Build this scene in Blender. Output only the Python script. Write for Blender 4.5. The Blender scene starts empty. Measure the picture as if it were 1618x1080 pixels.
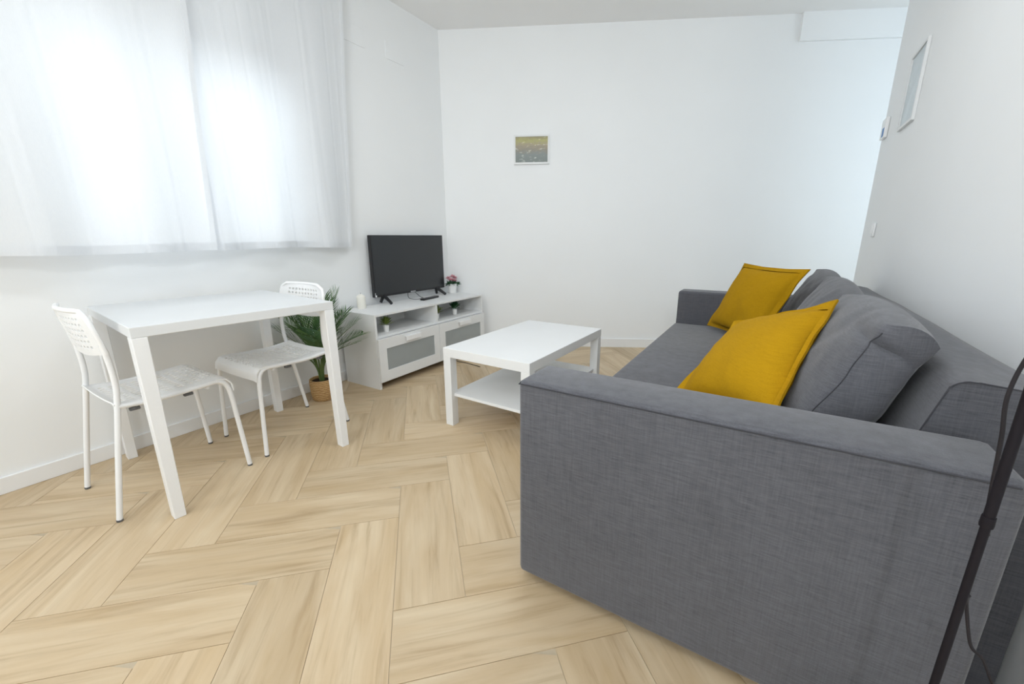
import bpy, bmesh, math, random
from mathutils import Vector, Matrix, noise

# ------------------------------------------------------------------ camera, world, lights, exposure
scene = bpy.context.scene
col = scene.collection
R = random.Random(7)

THETA, PITCH, ROLL, CAM_H, FOCAL_PX = 0.56326, 0.25, -0.0061, 1.0221, 642.47
cam_data = bpy.data.cameras.new('camera')
cam_data.sensor_width = 36.0
cam_data.lens = FOCAL_PX * 36.0 / 1618.0
cam_data.clip_start = 0.02
cam = bpy.data.objects.new('camera', cam_data)
col.objects.link(cam)
cam.matrix_world = (Matrix.Translation((0, 0, CAM_H)) @ Matrix.Rotation(THETA, 4, 'Z')
                    @ Matrix.Rotation(math.pi / 2 - PITCH, 4, 'X') @ Matrix.Rotation(ROLL, 4, 'Z'))
scene.camera = cam

world = bpy.data.worlds.new('sky')
scene.world = world
world.use_nodes = True
bg = world.node_tree.nodes['Background']
bg.inputs[0].default_value = (0.80, 0.90, 1.0, 1)
bg.inputs[1].default_value = 2.0


def area_light(name, loc, target, size, energy, color, size_y=None, shape='RECTANGLE'):
    d = bpy.data.lights.new(name, 'AREA')
    d.shape = shape
    d.size = size
    if size_y:
        d.size_y = size_y
    d.energy = energy
    d.color = color
    o = bpy.data.objects.new(name, d)
    col.objects.link(o)
    o.location = loc
    o.rotation_euler = (Vector(target) - Vector(loc)).to_track_quat('-Z', 'Y').to_euler()
    return o


area_light('ceiling_light', (-1.15, -0.45, 2.66), (-1.15, -0.45, 0), 0.28, 9, (0.90, 0.96, 1.0), shape='DISK')
area_light('inner_overhead_fill', (-0.75, 1.55, 2.66), (-0.75, 1.55, 0), 0.9, 12, (0.92, 0.965, 1.0), shape='DISK')  # added overhead fill that evens out the far half; not a known lamp
area_light('kitchen_ceiling_light', (0.92, -1.5, 2.5), (0.3, 0.8, 0.8), 0.22, 18, (0.92, 0.97, 1.0), shape='DISK')
area_light('ceiling_bounce_fill', (-0.45, -0.7, 1.7), (-0.55, 0.6, 2.7), 0.5, 19, (0.91, 0.965, 1.0), shape='DISK')  # invented upward fill, bounced off the ceiling to lift the vertical surfaces
area_light('rear_fill', (-0.7, -2.15, 1.15), (-1.0, 1.0, 0.95), 2.2, 24, (0.89, 0.96, 1.0), 2.0)  # broad fill added behind the camera; the rear wall has no door
area_light('left_rear_fill', (-2.5, -1.35, 1.55), (0.5, 1.3, 1.75), 1.2, 25, (0.90, 0.96, 1.0), 1.3)  # unseen fill added to brighten the right wall; no window opening here
area_light('window_daylight', (-3.6, 1.03, 1.75), (-2.6, 1.03, 1.45), 1.8, 17, (0.93, 0.97, 1.0), 1.6)
area_light('hall_daylight', (2.20, 4.45, 1.45), (0.4, 4.3, 1.4), 0.9, 12, (0.80, 0.93, 1.0), 1.8)

vs = scene.view_settings
vs.view_transform = 'Standard'
vs.look = 'None'
vs.exposure = -0.08
vs.gamma = 1.0
vs.use_curve_mapping = False
scene.cycles.diffuse_bounces = 7
scene.cycles.max_bounces = 12


# ------------------------------------------------------------------ materials
def new_mat(name, color=(0.8, 0.8, 0.8), rough=0.5, spec=0.5, metal=0.0):
    m = bpy.data.materials.new(name)
    m.use_nodes = True
    b = m.node_tree.nodes['Principled BSDF']
    b.inputs['Base Color'].default_value = (*color, 1)
    b.inputs['Roughness'].default_value = rough
    b.inputs['Metallic'].default_value = metal
    b.inputs['Specular IOR Level'].default_value = spec
    return m, m.node_tree.nodes, m.node_tree.links, b


def add_noise(n, l, scale, detail=3.0, mapping=None, space='Object', rough=0.55):
    tc = n.new('ShaderNodeTexCoord')
    out = tc.outputs[space]
    if mapping:
        mp = n.new('ShaderNodeMapping')
        mp.inputs['Scale'].default_value = mapping
        l.new(out, mp.inputs['Vector'])
        out = mp.outputs[0]
    t = n.new('ShaderNodeTexNoise')
    t.inputs['Scale'].default_value = scale
    t.inputs['Detail'].default_value = detail
    t.inputs['Roughness'].default_value = rough
    l.new(out, t.inputs['Vector'])
    return t


def ramp(n, l, src, stops):
    r = n.new('ShaderNodeValToRGB')
    e = r.color_ramp.elements
    while len(e) < len(stops):
        e.new(0.5)
    for k, (p, c) in enumerate(stops):
        e[k].position = p
        e[k].color = (*c, 1)
    l.new(src, r.inputs[0])
    return r


def add_bump(n, l, b, src, strength, dist):
    bp = n.new('ShaderNodeBump')
    bp.inputs['Strength'].default_value = strength
    bp.inputs['Distance'].default_value = dist
    l.new(src, bp.inputs['Height'])
    l.new(bp.outputs[0], b.inputs['Normal'])


def plain(name, color, rough=0.5, spec=0.5, var=0.03, scale=8.0, bump=0.0, metal=0.0):
    """Painted / moulded surface: base colour with faint procedural mottling."""
    m, n, l, b = new_mat(name, color, rough, spec, metal)
    t = add_noise(n, l, scale)
    lo = tuple(c * (1 - var) for c in color)
    hi = tuple(min(1, c * (1 + var)) for c in color)
    r = ramp(n, l, t.outputs['Fac'], [(0.3, lo), (0.7, hi)])
    l.new(r.outputs[0], b.inputs['Base Color'])
    if bump:
        t2 = add_noise(n, l, 260, 2)
        add_bump(n, l, b, t2.outputs['Fac'], bump, 0.002)
    return m


def fabric(name, dark, light, thread=420.0, bump=0.35, slub=0.38, sheen=0.25):
    """Woven cloth: horizontal and vertical slubs over a fine thread."""
    m, n, l, b = new_mat(name, light, 0.92, 0.15)
    h = add_noise(n, l, 1.0, 4, (30, 30, 380))
    v = add_noise(n, l, 1.0, 4, (330, 330, 16))
    mx = n.new('ShaderNodeMix')
    mx.data_type = 'FLOAT'
    mx.inputs[0].default_value = slub
    l.new(h.outputs['Fac'], mx.inputs[2])
    l.new(v.outputs['Fac'], mx.inputs[3])
    big = add_noise(n, l, 3.0, 3)
    mx2 = n.new('ShaderNodeMix')
    mx2.data_type = 'FLOAT'
    mx2.inputs[0].default_value = 0.22
    l.new(mx.outputs[0], mx2.inputs[2])
    l.new(big.outputs['Fac'], mx2.inputs[3])
    r = ramp(n, l, mx2.outputs[0], [(0.30, tuple(c * 0.62 for c in dark)), (0.40, dark), (0.64, light)])
    l.new(r.outputs[0], b.inputs['Base Color'])
    b.inputs['Sheen Weight'].default_value = sheen
    b.inputs['Sheen Roughness'].default_value = 0.5
    f = add_noise(n, l, thread, 2)
    add_bump(n, l, b, f.outputs['Fac'], bump, 0.002)
    return m


def oak_material():
    m, n, l, b = new_mat('oak_plank', (0.6, 0.45, 0.28), 0.42, 0.4)
    tc = n.new('ShaderNodeTexCoord')
    oi = n.new('ShaderNodeObjectInfo')
    mul = n.new('ShaderNodeMath'); mul.operation = 'MULTIPLY'; mul.inputs[1].default_value = 37.0
    l.new(oi.outputs['Random'], mul.inputs[0])
    comb = n.new('ShaderNodeCombineXYZ')
    for k in range(3):
        l.new(mul.outputs[0], comb.inputs[k])
    add = n.new('ShaderNodeVectorMath'); add.operation = 'ADD'
    l.new(tc.outputs['Object'], add.inputs[0]); l.new(comb.outputs[0], add.inputs[1])
    def stretched(sx, sy, detail, dist=0.0):
        mp = n.new('ShaderNodeMapping'); mp.inputs['Scale'].default_value = (sx, sy, 1)
        l.new(add.outputs[0], mp.inputs['Vector'])
        t = n.new('ShaderNodeTexNoise'); t.inputs['Scale'].default_value = 1.0
        t.inputs['Detail'].default_value = detail; t.inputs['Distortion'].default_value = dist
        t.inputs['Roughness'].default_value = 0.6
        l.new(mp.outputs[0], t.inputs['Vector'])
        return t
    grain = stretched(2.2, 34, 6, 0.5)
    broad = stretched(1.6, 9, 3, 0.8)
    r1 = ramp(n, l, broad.outputs['Fac'], [(0.25, (0.515, 0.388, 0.243)), (0.5, (0.592, 0.468, 0.320)), (0.78, (0.670, 0.56, 0.408))])
    r2 = ramp(n, l, grain.outputs['Fac'], [(0.28, (0.74, 0.70, 0.65)), (0.47, (0.97, 0.965, 0.96)), (0.75, (1.06, 1.07, 1.08))])
    mm = n.new('ShaderNodeMix'); mm.data_type = 'RGBA'; mm.blend_type = 'MULTIPLY'; mm.inputs[0].default_value = 1.0
    l.new(r1.outputs[0], mm.inputs[6]); l.new(r2.outputs[0], mm.inputs[7])
    rv = n.new('ShaderNodeMapRange'); rv.inputs[3].default_value = 0.93; rv.inputs[4].default_value = 1.06
    l.new(oi.outputs['Random'], rv.inputs[0])
    hs = n.new('ShaderNodeHueSaturation'); hs.inputs['Saturation'].default_value = 1.08
    l.new(rv.outputs[0], hs.inputs['Value']); l.new(mm.outputs[2], hs.inputs['Color'])
    l.new(hs.outputs[0], b.inputs['Base Color'])
    add_bump(n, l, b, grain.outputs['Fac'], 0.08, 0.002)
    return m


def curtain_material():
    m = bpy.data.materials.new('curtain_cloth')
    m.use_nodes = True
    n, l = m.node_tree.nodes, m.node_tree.links
    n.remove(n['Principled BSDF'])
    d = n.new('ShaderNodeBsdfDiffuse'); d.inputs[0].default_value = (0.86, 0.87, 0.885, 1)
    t = n.new('ShaderNodeBsdfTranslucent'); t.inputs[0].default_value = (0.93, 0.95, 0.97, 1)
    w = add_noise(n, l, 1.0, 2, (500, 500, 60))
    r = ramp(n, l, w.outputs['Fac'], [(0.3, (0.84, 0.85, 0.87)), (0.7, (0.89, 0.90, 0.91))])
    l.new(r.outputs[0], d.inputs[0])
    mx = n.new('ShaderNodeMixShader'); mx.inputs[0].default_value = 0.42
    l.new(d.outputs[0], mx.inputs[1]); l.new(t.outputs[0], mx.inputs[2])
    l.new(mx.outputs[0], n['Material Output'].inputs[0])
    return m


def pane_material():
    m = bpy.data.materials.new('window_glass')
    m.use_nodes = True
    n, l = m.node_tree.nodes, m.node_tree.links
    n.remove(n['Principled BSDF'])
    tr = n.new('ShaderNodeBsdfTransparent'); tr.inputs[0].default_value = (0.97, 0.98, 0.98, 1)
    gl = n.new('ShaderNodeBsdfGlossy'); gl.inputs['Roughness'].default_value = 0.02
    fr = n.new('ShaderNodeFresnel'); fr.inputs[0].default_value = 1.45
    mx = n.new('ShaderNodeMixShader')
    l.new(fr.outputs[0], mx.inputs[0]); l.new(tr.outputs[0], mx.inputs[1]); l.new(gl.outputs[0], mx.inputs[2])
    l.new(mx.outputs[0], n['Material Output'].inputs[0])
    return m


def pond_print():
    """Flat print: yellow-green reflections over grey-teal rippled water."""
    m, n, l, b = new_mat('water_print', (0.3, 0.3, 0.25), 0.35, 0.4)
    tc = n.new('ShaderNodeTexCoord')
    sep = n.new('ShaderNodeSeparateXYZ')
    l.new(tc.outputs['Object'], sep.inputs[0])
    wob = add_noise(n, l, 1.0, 4, (26, 1, 60))
    ad = n.new('ShaderNodeMath'); ad.operation = 'MULTIPLY_ADD'; ad.inputs[1].default_value = 0.09; ad.inputs[2].default_value = -0.045
    l.new(wob.outputs['Fac'], ad.inputs[0])
    sm = n.new('ShaderNodeMath'); sm.operation = 'ADD'
    l.new(sep.outputs[2], sm.inputs[0]); l.new(ad.outputs[0], sm.inputs[1])
    mr = n.new('ShaderNodeMapRange'); mr.inputs[1].default_value = -0.1; mr.inputs[2].default_value = 0.1
    l.new(sm.outputs[0], mr.inputs[0])
    r = ramp(n, l, mr.outputs[0], [(0.0, (0.19, 0.22, 0.21)), (0.3, (0.22, 0.25, 0.24)), (0.5, (0.27, 0.25, 0.20)),
                                   (0.7, (0.36, 0.31, 0.21)), (0.86, (0.40, 0.38, 0.15)), (1.0, (0.30, 0.27, 0.14))])
    sp = add_noise(n, l, 1.0, 3, (20, 1, 70))
    r2 = ramp(n, l, sp.outputs['Fac'], [(0.58, (0, 0, 0)), (0.74, (0.5, 0.5, 0.46))])
    mm = n.new('ShaderNodeMix'); mm.data_type = 'RGBA'; mm.blend_type = 'ADD'; mm.inputs[0].default_value = 0.8
    l.new(r.outputs[0], mm.inputs[6]); l.new(r2.outputs[0], mm.inputs[7])
    l.new(mm.outputs[2], b.inputs['Base Color'])
    return m


def wicker_material():
    m, n, l, b = new_mat('woven_basket', (0.45, 0.28, 0.12), 0.8, 0.2)
    w = n.new('ShaderNodeTexWave'); w.bands_direction = 'Z'; w.inputs['Scale'].default_value = 26
    w.inputs['Distortion'].default_value = 3.0; w.inputs['Detail'].default_value = 3; w.inputs['Detail Scale'].default_value = 3
    tc = n.new('ShaderNodeTexCoord'); l.new(tc.outputs['Object'], w.inputs['Vector'])
    r = ramp(n, l, w.outputs['Fac'], [(0.1, (0.34, 0.19, 0.075)), (0.6, (0.56, 0.36, 0.16)), (1.0, (0.66, 0.46, 0.24))])
    l.new(r.outputs[0], b.inputs['Base Color'])
    add_bump(n, l, b, w.outputs['Fac'], 0.5, 0.004)
    return m


def leaf_material(name, dark, light):
    m, n, l, b = new_mat(name, dark, 0.45, 0.4)
    t = add_noise(n, l, 14, 3)
    r = ramp(n, l, t.outputs['Fac'], [(0.3, dark), (0.7, light)])
    l.new(r.outputs[0], b.inputs['Base Color'])
    return m


M = {
    'wall': plain('wall_paint', (0.875, 0.89, 0.90), 0.75, 0.25, 0.008, 2.0, 0.05),
    'ceiling': plain('ceiling_paint', (0.87, 0.87, 0.87), 0.85, 0.2, 0.008, 2.0),
    'trim': plain('trim_paint', (0.86, 0.865, 0.87), 0.4, 0.4, 0.01, 3.0),
    'grout': plain('grout', (0.50, 0.42, 0.31), 0.9, 0.1, 0.05, 30),
    'oak': oak_material(),
    'curtain': curtain_material(),
    'pane': pane_material(),
    'white': plain('white_foil', (0.80, 0.81, 0.815), 0.55, 0.25, 0.01, 5),
    'table_white': plain('white_table_foil', (0.72, 0.735, 0.745), 0.55, 0.25, 0.01, 5),
    'white_metal': plain('white_powder_coat', (0.85, 0.86, 0.87), 0.35, 0.45, 0.01, 10),
    'white_plastic': plain('white_plastic', (0.87, 0.875, 0.88), 0.3, 0.5, 0.01, 10),
    'frost': plain('frosted_glass', (0.33, 0.36, 0.365), 0.3, 0.5, 0.03, 6),
    'sofa': fabric('grey_weave', (0.080, 0.081, 0.092), (0.122, 0.124, 0.140)),
    'seam': plain('dark_seam', (0.06, 0.06, 0.068), 0.9, 0.1, 0.05, 40),
    'soft_seam': plain('soft_seam', (0.062, 0.062, 0.069), 0.9, 0.1, 0.05, 40),
    'under': plain('black_lining', (0.03, 0.027, 0.026), 0.9, 0.1, 0.1, 40),
    'mustard': fabric('mustard_cotton', (0.38, 0.205, 0.003), (0.45, 0.25, 0.005), 520, 0.3, 0.5, 0.0),
'black': plain('black_plastic', (0.016, 0.016, 0.018), 0.4, 0.4, 0.1, 20),
    'lamp': plain('black_lamp_metal', (0.012, 0.010, 0.013), 0.6, 0.15, 0.1, 20),
    'screen': plain('television_screen', (0.020, 0.022, 0.025), 0.28, 0.55, 0.05, 3),
    'grey': plain('grey_print', (0.30, 0.30, 0.31), 0.5, 0.4, 0.03, 10),
    'rubber': plain('grey_rubber', (0.12, 0.12, 0.12), 0.8, 0.2, 0.05, 30),
    'cord': plain('dark_cord', (0.02, 0.017, 0.02), 0.55, 0.3, 0.1, 30),
    'wax': plain('ivory_wax', (0.86, 0.84, 0.77), 0.5, 0.4, 0.02, 20),
    'wick': plain('wick', (0.1, 0.08, 0.06), 0.9, 0.1, 0.1, 30),
    'pot': plain('white_ceramic', (0.85, 0.85, 0.84), 0.3, 0.5, 0.02, 20),
    'soil': plain('potting_soil', (0.035, 0.025, 0.018), 0.95, 0.1, 0.3, 60),
    'basket': wicker_material(),
    'palm': leaf_material('palm_leaf', (0.055, 0.13, 0.035), (0.13, 0.24, 0.075)),
    'palm_b': leaf_material('palm_leaf_dark', (0.035, 0.10, 0.042), (0.08, 0.175, 0.065)),
    'stem': leaf_material('palm_stem', (0.07, 0.13, 0.035), (0.13, 0.19, 0.06)),
    'moss': leaf_material('olive_foliage', (0.11, 0.17, 0.03), (0.26, 0.33, 0.07)),
    'fern': leaf_material('deep_green_foliage', (0.018, 0.075, 0.030), (0.05, 0.15, 0.06)),
    'petal': leaf_material('pink_petal', (0.72, 0.36, 0.42), (0.85, 0.58, 0.62)),
    'print': pond_print(),
    'pale_print': plain('pale_print', (0.56, 0.62, 0.65), 0.3, 0.5, 0.08, 9),
    'blue': plain('blue_label', (0.05, 0.20, 0.50), 0.4, 0.4, 0.05, 20),
    'shade': plain('lamp_shade_metal', (0.02, 0.02, 0.022), 0.5, 0.4, 0.05, 10),
}


# ------------------------------------------------------------------ helpers
def link(o, parent=None):
    col.objects.link(o)
    if parent is not None:
        o.parent = parent
    return o


def obj(name, bm, mat, parent=None, smooth=False, loc=(0, 0, 0), rotz=0.0):
    bmesh.ops.recalc_face_normals(bm, faces=bm.faces[:])
    me = bpy.data.meshes.new(name)
    bm.to_mesh(me)
    bm.free()
    me.materials.append(mat)
    if smooth:
        for p in me.polygons:
            p.use_smooth = True
        try:
            me.set_sharp_from_angle(angle=math.radians(50))
        except Exception:
            pass
    o = bpy.data.objects.new(name, me)
    o.location = loc
    o.rotation_euler = (0, 0, rotz)
    return link(o, parent)


def thing(name, label, cat, loc=(0, 0, 0), rotz=0.0, group=None):
    o = bpy.data.objects.new(name, None)
    o.empty_display_size = 0.05
    o.location = loc
    o.rotation_euler = (0, 0, rotz)
    return tag(link(o), label, cat, group)


def tag(o, label, cat, group=None):
    o['label'] = label
    o['category'] = cat
    if group:
        o['group'] = group
    return o


def struct(o):
    o['kind'] = 'structure'
    return o


def copy_tree(o, parent=None):
    c = o.copy()
    link(c)
    c.parent = parent
    for ch in list(o.children):
        copy_tree(ch, c)
    return c


def add_box(bm, x0, x1, y0, y1, z0, z1, bevel=0.0, seg=2):
    b = bmesh.new() if bevel else bm
    v = [b.verts.new((x, y, z)) for x in (x0, x1) for y in (y0, y1) for z in (z0, z1)]
    for f in ((0, 1, 3, 2), (4, 6, 7, 5), (0, 4, 5, 1), (2, 3, 7, 6), (0, 2, 6, 4), (1, 5, 7, 3)):
        b.faces.new([v[i] for i in f])
    if bevel:
        bmesh.ops.recalc_face_normals(b, faces=b.faces[:])
        bmesh.ops.bevel(b, geom=b.edges[:], offset=bevel, segments=seg, profile=0.5, affect='EDGES')
        merge(bm, b)
    return bm


def merge(bm, b):
    m = {}
    for v in b.verts:
        m[v] = bm.verts.new(v.co)
    for f in b.faces:
        try:
            bm.faces.new([m[v] for v in f.verts])
        except ValueError:
            pass
    b.free()


def box(*a, **k):
    return add_box(bmesh.new(), *a, **k)


def prism(poly, z0, z1, bm=None):
    bm = bm or bmesh.new()
    lo = [bm.verts.new((x, y, z0)) for x, y in poly]
    hi = [bm.verts.new((x, y, z1)) for x, y in poly]
    n = len(poly)
    bm.faces.new(lo[::-1])
    bm.faces.new(hi)
    for i in range(n):
        bm.faces.new((lo[i], lo[(i + 1) % n], hi[(i + 1) % n], hi[i]))
    return bm


def smooth_path(pts, sub=8):
    P = [Vector(p) for p in pts]
    if len(P) < 3:
        return P
    out = []
    for i in range(len(P) - 1):
        a = P[i - 1] if i else P[0] * 2 - P[1]
        b, c = P[i], P[i + 1]
        d = P[i + 2] if i + 2 < len(P) else P[-1] * 2 - P[-2]
        for k in range(sub):
            t = k / sub
            out.append(0.5 * ((2 * b) + (c - a) * t + (2 * a - 5 * b + 4 * c - d) * t * t + (3 * b - a - 3 * c + d) * t ** 3))
    out.append(P[-1])
    return out


def add_tube(bm, pts, r, n=10, caps=True):
    rs = r if isinstance(r, (list, tuple)) else [r] * len(pts)
    rings = []
    up = None
    for i, p in enumerate(pts):
        d = (pts[min(i + 1, len(pts) - 1)] - pts[max(i - 1, 0)]).normalized()
        if up is None:
            up = Vector((0, 0, 1)) if abs(d.z) < 0.9 else Vector((1, 0, 0))
        side = d.cross(up).normalized()
        up = side.cross(d).normalized()
        rings.append([bm.verts.new(p + (side * math.cos(2 * math.pi * k / n) + up * math.sin(2 * math.pi * k / n)) * rs[i]) for k in range(n)])
    for a, b in zip(rings, rings[1:]):
        for k in range(n):
            bm.faces.new((a[k], a[(k + 1) % n], b[(k + 1) % n], b[k]))
    if caps:
        bm.faces.new(rings[0][::-1])
        bm.faces.new(rings[-1])
    return bm


def tube(pts, r, sub=8, n=10):
    return add_tube(bmesh.new(), smooth_path(pts, sub), r, n)


def lathe(profile, n=24, bm=None, c=(0, 0)):
    bm = bm or bmesh.new()
    rings = []
    for r, z in profile:
        if r < 1e-5:
            rings.append([bm.verts.new((c[0], c[1], z))])
        else:
            rings.append([bm.verts.new((c[0] + r * math.cos(2 * math.pi * k / n), c[1] + r * math.sin(2 * math.pi * k / n), z)) for k in range(n)])
    for a, b in zip(rings, rings[1:]):
        for k in range(n):
            k2 = (k + 1) % n
            if len(a) == 1 and len(b) == 1:
                continue
            if len(a) == 1:
                bm.faces.new((a[0], b[k], b[k2]))
            elif len(b) == 1:
                bm.faces.new((a[k], a[k2], b[0]))
            else:
                bm.faces.new((a[k], a[k2], b[k2], b[k]))
    return bm


# ------------------------------------------------------------------ room shell
XL, XR, ZC = -2.60, 0.515, 2.70
YC = 2.99                       # left/back wall corner
SL = 0.527                      # the back wall runs off at an angle
def yb(x):
    return YC + SL * (x - XL)
NB = Vector((SL, -1.0, 0)).normalized()       # back wall's face normal, into the room
WY0, WY1, WZ0, WZ1 = 0.47, 1.60, 0.99, 1.92    # window opening in the left wall
X_END, Y_REAR = 2.30, -2.20

# left wall, with the window opening
bm = bmesh.new()
T = 0.24
for (a, b, c, d) in ((Y_REAR, WY0, 0, ZC), (WY1, YC + 0.1, 0, ZC), (WY0, WY1, 0, WZ0), (WY0, WY1, WZ1, ZC)):
    add_box(bm, XL - T, XL, a, b, c, d)
struct(obj('wall_left', bm, M['wall']))
nb = NB * 0.2
struct(obj('wall_back', prism([(XL, YC), (X_END, yb(X_END)), (X_END - nb.x, yb(X_END) - nb.y), (XL - nb.x, YC - nb.y)], 0, ZC), M['wall']))
struct(obj('wall_right', box(XR, XR + 0.12, 0.20, 3.84, 0, ZC), M['wall']))
struct(obj('wall_hall', box(XR + 0.12, X_END, 3.72, 3.84, 0, ZC), M['wall']))
struct(obj('wall_kitchen', box(XR + 0.12, X_END, 0.20, 0.32, 0, ZC), M['wall']))
bm = bmesh.new()
for (a, b, c, d) in ((Y_REAR, 4.0, 0, ZC), (4.9, 5.6, 0, ZC), (4.0, 4.9, 0, 0.4), (4.0, 4.9, 2.4, ZC)):
    add_box(bm, X_END, X_END + 0.2, a, b, c, d)
struct(obj('wall_end', bm, M['wall']))
struct(obj('wall_rear', box(XL, X_END, Y_REAR - 0.2, Y_REAR, 0, ZC), M['wall']))
struct(obj('ceiling', prism([(XL - T, Y_REAR - 0.2), (X_END + 0.2, Y_REAR - 0.2), (X_END + 0.2, 5.9), (0.5, 5.2), (XL - T, YC + 0.3)], ZC, ZC + 0.15), M['ceiling']))

# dropped beam along the back wall's right half
d2 = NB * 0.025
struct(obj('trim_1', prism([(-0.05, yb(-0.05)), (X_END, yb(X_END)), (X_END + d2.x, yb(X_END) + d2.y), (-0.05 + d2.x, yb(-0.05) + d2.y)], 2.505, ZC), M['wall']))

# baseboards
struct(obj('baseboard_left', box(XL, XL + 0.012, Y_REAR, YC, 0, 0.072, bevel=0.002, seg=1), M['trim']))
d3 = NB * 0.012
struct(obj('baseboard_back', prism([(XL, YC), (X_END, yb(X_END)), (X_END + d3.x, yb(X_END) + d3.y), (XL + d3.x, YC + d3.y)], 0, 0.082), M['trim']))
struct(obj('baseboard_right', box(XR - 0.012, XR, 0.20, 3.84, 0, 0.072, bevel=0.002, seg=1), M['trim']))

# floor: a grout bed that parents every herringbone plank
floor_poly = [(XL, Y_REAR), (X_END, Y_REAR), (X_END, yb(X_END)), (XL, YC)]
floor = struct(obj('floor', prism(floor_poly, -0.10, -0.0022), M['grout']))


def clip_poly(poly, p, n):
    """Keep the side of the line through p where n points."""
    out = []
    for i in range(len(poly)):
        a, b = poly[i], poly[(i + 1) % len(poly)]
        da = (a[0] - p[0]) * n[0] + (a[1] - p[1]) * n[1]
        db = (b[0] - p[0]) * n[0] + (b[1] - p[1]) * n[1]
        if da >= 0:
            out.append(a)
        if da * db < 0:
            t = da / (da - db)
            out.append((a[0] + (b[0] - a[0]) * t, a[1] + (b[1] - a[1]) * t))
    return out


W = 0.206
S2 = math.sqrt(0.5)
U0, V0, GAP = -0.335, -1.394, 0.0009


def uv_xy(u, v):                # plank axes run at 45 degrees to the room
    return ((u + v) * S2, (u - v) * S2)


whole_mesh = {}
clips = [((XL, 0), (1, 0)), ((X_END, 0), (-1, 0)), ((0, Y_REAR), (0, 1)), ((XL, YC), (NB.x, NB.y))]
for i in range(-40, 41):
    for j in range(-12, 13):
        # lattice: (-1, 1) and (3, 3) in plank widths
        lu, lv = -i + 3 * j, i + 3 * j
        for kind in (0, 1):
            if kind == 0:
                u0, u1, v0, v1 = lu, lu + 1, lv, lv + 3
            else:
                u0, u1, v0, v1 = lu - 3, lu, lv, lv + 1
            u0, u1, v0, v1 = U0 + u0 * W + GAP, U0 + u1 * W - GAP, V0 + v0 * W + GAP, V0 + v1 * W - GAP
            poly = [uv_xy(u0, v0), uv_xy(u1, v0), uv_xy(u1, v1), uv_xy(u0, v1)]
            cx, cy = uv_xy((u0 + u1) / 2, (v0 + v1) / 2)
            if not (XL - 0.6 < cx < X_END + 0.6 and Y_REAR - 0.6 < cy < 6.5):
                continue
            # skip what lies under the solid blocks between the rooms
            if cx > XR + 0.5 and 0.7 < cy < 3.3:
                continue
            cl = poly
            for p_, n_ in clips:
                cl = clip_poly(cl, p_, n_) if len(cl) > 2 else []
            if len(cl) < 3:
                continue
            ar = abs(sum(cl[k][0] * cl[(k + 1) % len(cl)][1] - cl[(k + 1) % len(cl)][0] * cl[k][1] for k in range(len(cl)))) / 2
            if ar < 0.0015:
                continue
            ang = -math.pi / 4 if kind == 0 else math.pi / 4
            ca, sa = math.cos(-ang), math.sin(-ang)
            if ar > 0.99 * (u1 - u0) * (v1 - v0) and kind in whole_mesh:
                o = bpy.data.objects.new('plank', whole_mesh[kind])
                o.location = (cx, cy, 0)
                o.rotation_euler = (0, 0, ang)
                link(o, floor)
                continue
            loc = [((x - cx) * ca - (y - cy) * sa, (x - cx) * sa + (y - cy) * ca) for x, y in cl]
            o = obj('plank', prism(loc, -0.008, 0.0), M['oak'], floor, loc=(cx, cy, 0), rotz=ang)
            if ar > 0.99 * (u1 - u0) * (v1 - v0):
                whole_mesh[kind] = o.data

# window in the left wall (behind the curtains): frame with two casements and panes
win = struct(obj('window_1', box(XL - 0.16, XL - 0.10, WY0, WY0 + 0.05, WZ0, WZ1), M['trim']))
bm = bmesh.new()
add_box(bm, XL - 0.16, XL - 0.10, WY1 - 0.05, WY1, WZ0, WZ1)
add_box(bm, XL - 0.16, XL - 0.10, WY0 + 0.05, WY1 - 0.05, WZ0, WZ0 + 0.05)
add_box(bm, XL - 0.16, XL - 0.10, WY0 + 0.05, WY1 - 0.05, WZ1 - 0.05, WZ1)
obj('frame', bm, M['trim'], win)
ym = 0.93
obj('mullion', box(XL - 0.16, XL - 0.09, ym - 0.045, ym + 0.045, WZ0 + 0.05, WZ1 - 0.05, bevel=0.004), M['trim'], win)
obj('pane', box(XL - 0.135, XL - 0.131, WY0 + 0.05, ym - 0.045, WZ0 + 0.05, WZ1 - 0.05), M['pane'], win)
obj('pane', box(XL - 0.135, XL - 0.131, ym + 0.045, WY1 - 0.05, WZ0 + 0.05, WZ1 - 0.05), M['pane'], win)
obj('sill', box(XL - 0.10, XL + 0.0, WY0, WY1, WZ0, WZ0 + 0.012), M['trim'], win)
# hallway window, round the corner past the end of the right wall
win2 = struct(obj('window_2', box(X_END + 0.06, X_END + 0.12, 4.0, 4.05, 0.4, 2.4), M['trim']))
bm = bmesh.new()
add_box(bm, X_END + 0.06, X_END + 0.12, 4.85, 4.9, 0.4, 2.4)
add_box(bm, X_END + 0.06, X_END + 0.12, 4.05, 4.85, 0.4, 0.45)
add_box(bm, X_END + 0.06, X_END + 0.12, 4.05, 4.85, 2.35, 2.4)
obj('frame', bm, M['trim'], win2)
obj('pane', box(X_END + 0.085, X_END + 0.089, 4.05, 4.85, 0.45, 2.35), M['pane'], win2)


# ------------------------------------------------------------------ sofa
# seat faces -x, outer face of the near arm at y = 0.892
sofa = thing('sofa', 'large charcoal grey three-seat fabric sofa standing along the right wall', 'sofa', (-0.06, 2.07, 0))
OX, OY = -0.06, 2.07


def lx(*b):                      # room box -> sofa-local box
    return (b[0] - OX, b[1] - OX, b[2] - OY, b[3] - OY, b[4], b[5])


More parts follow.
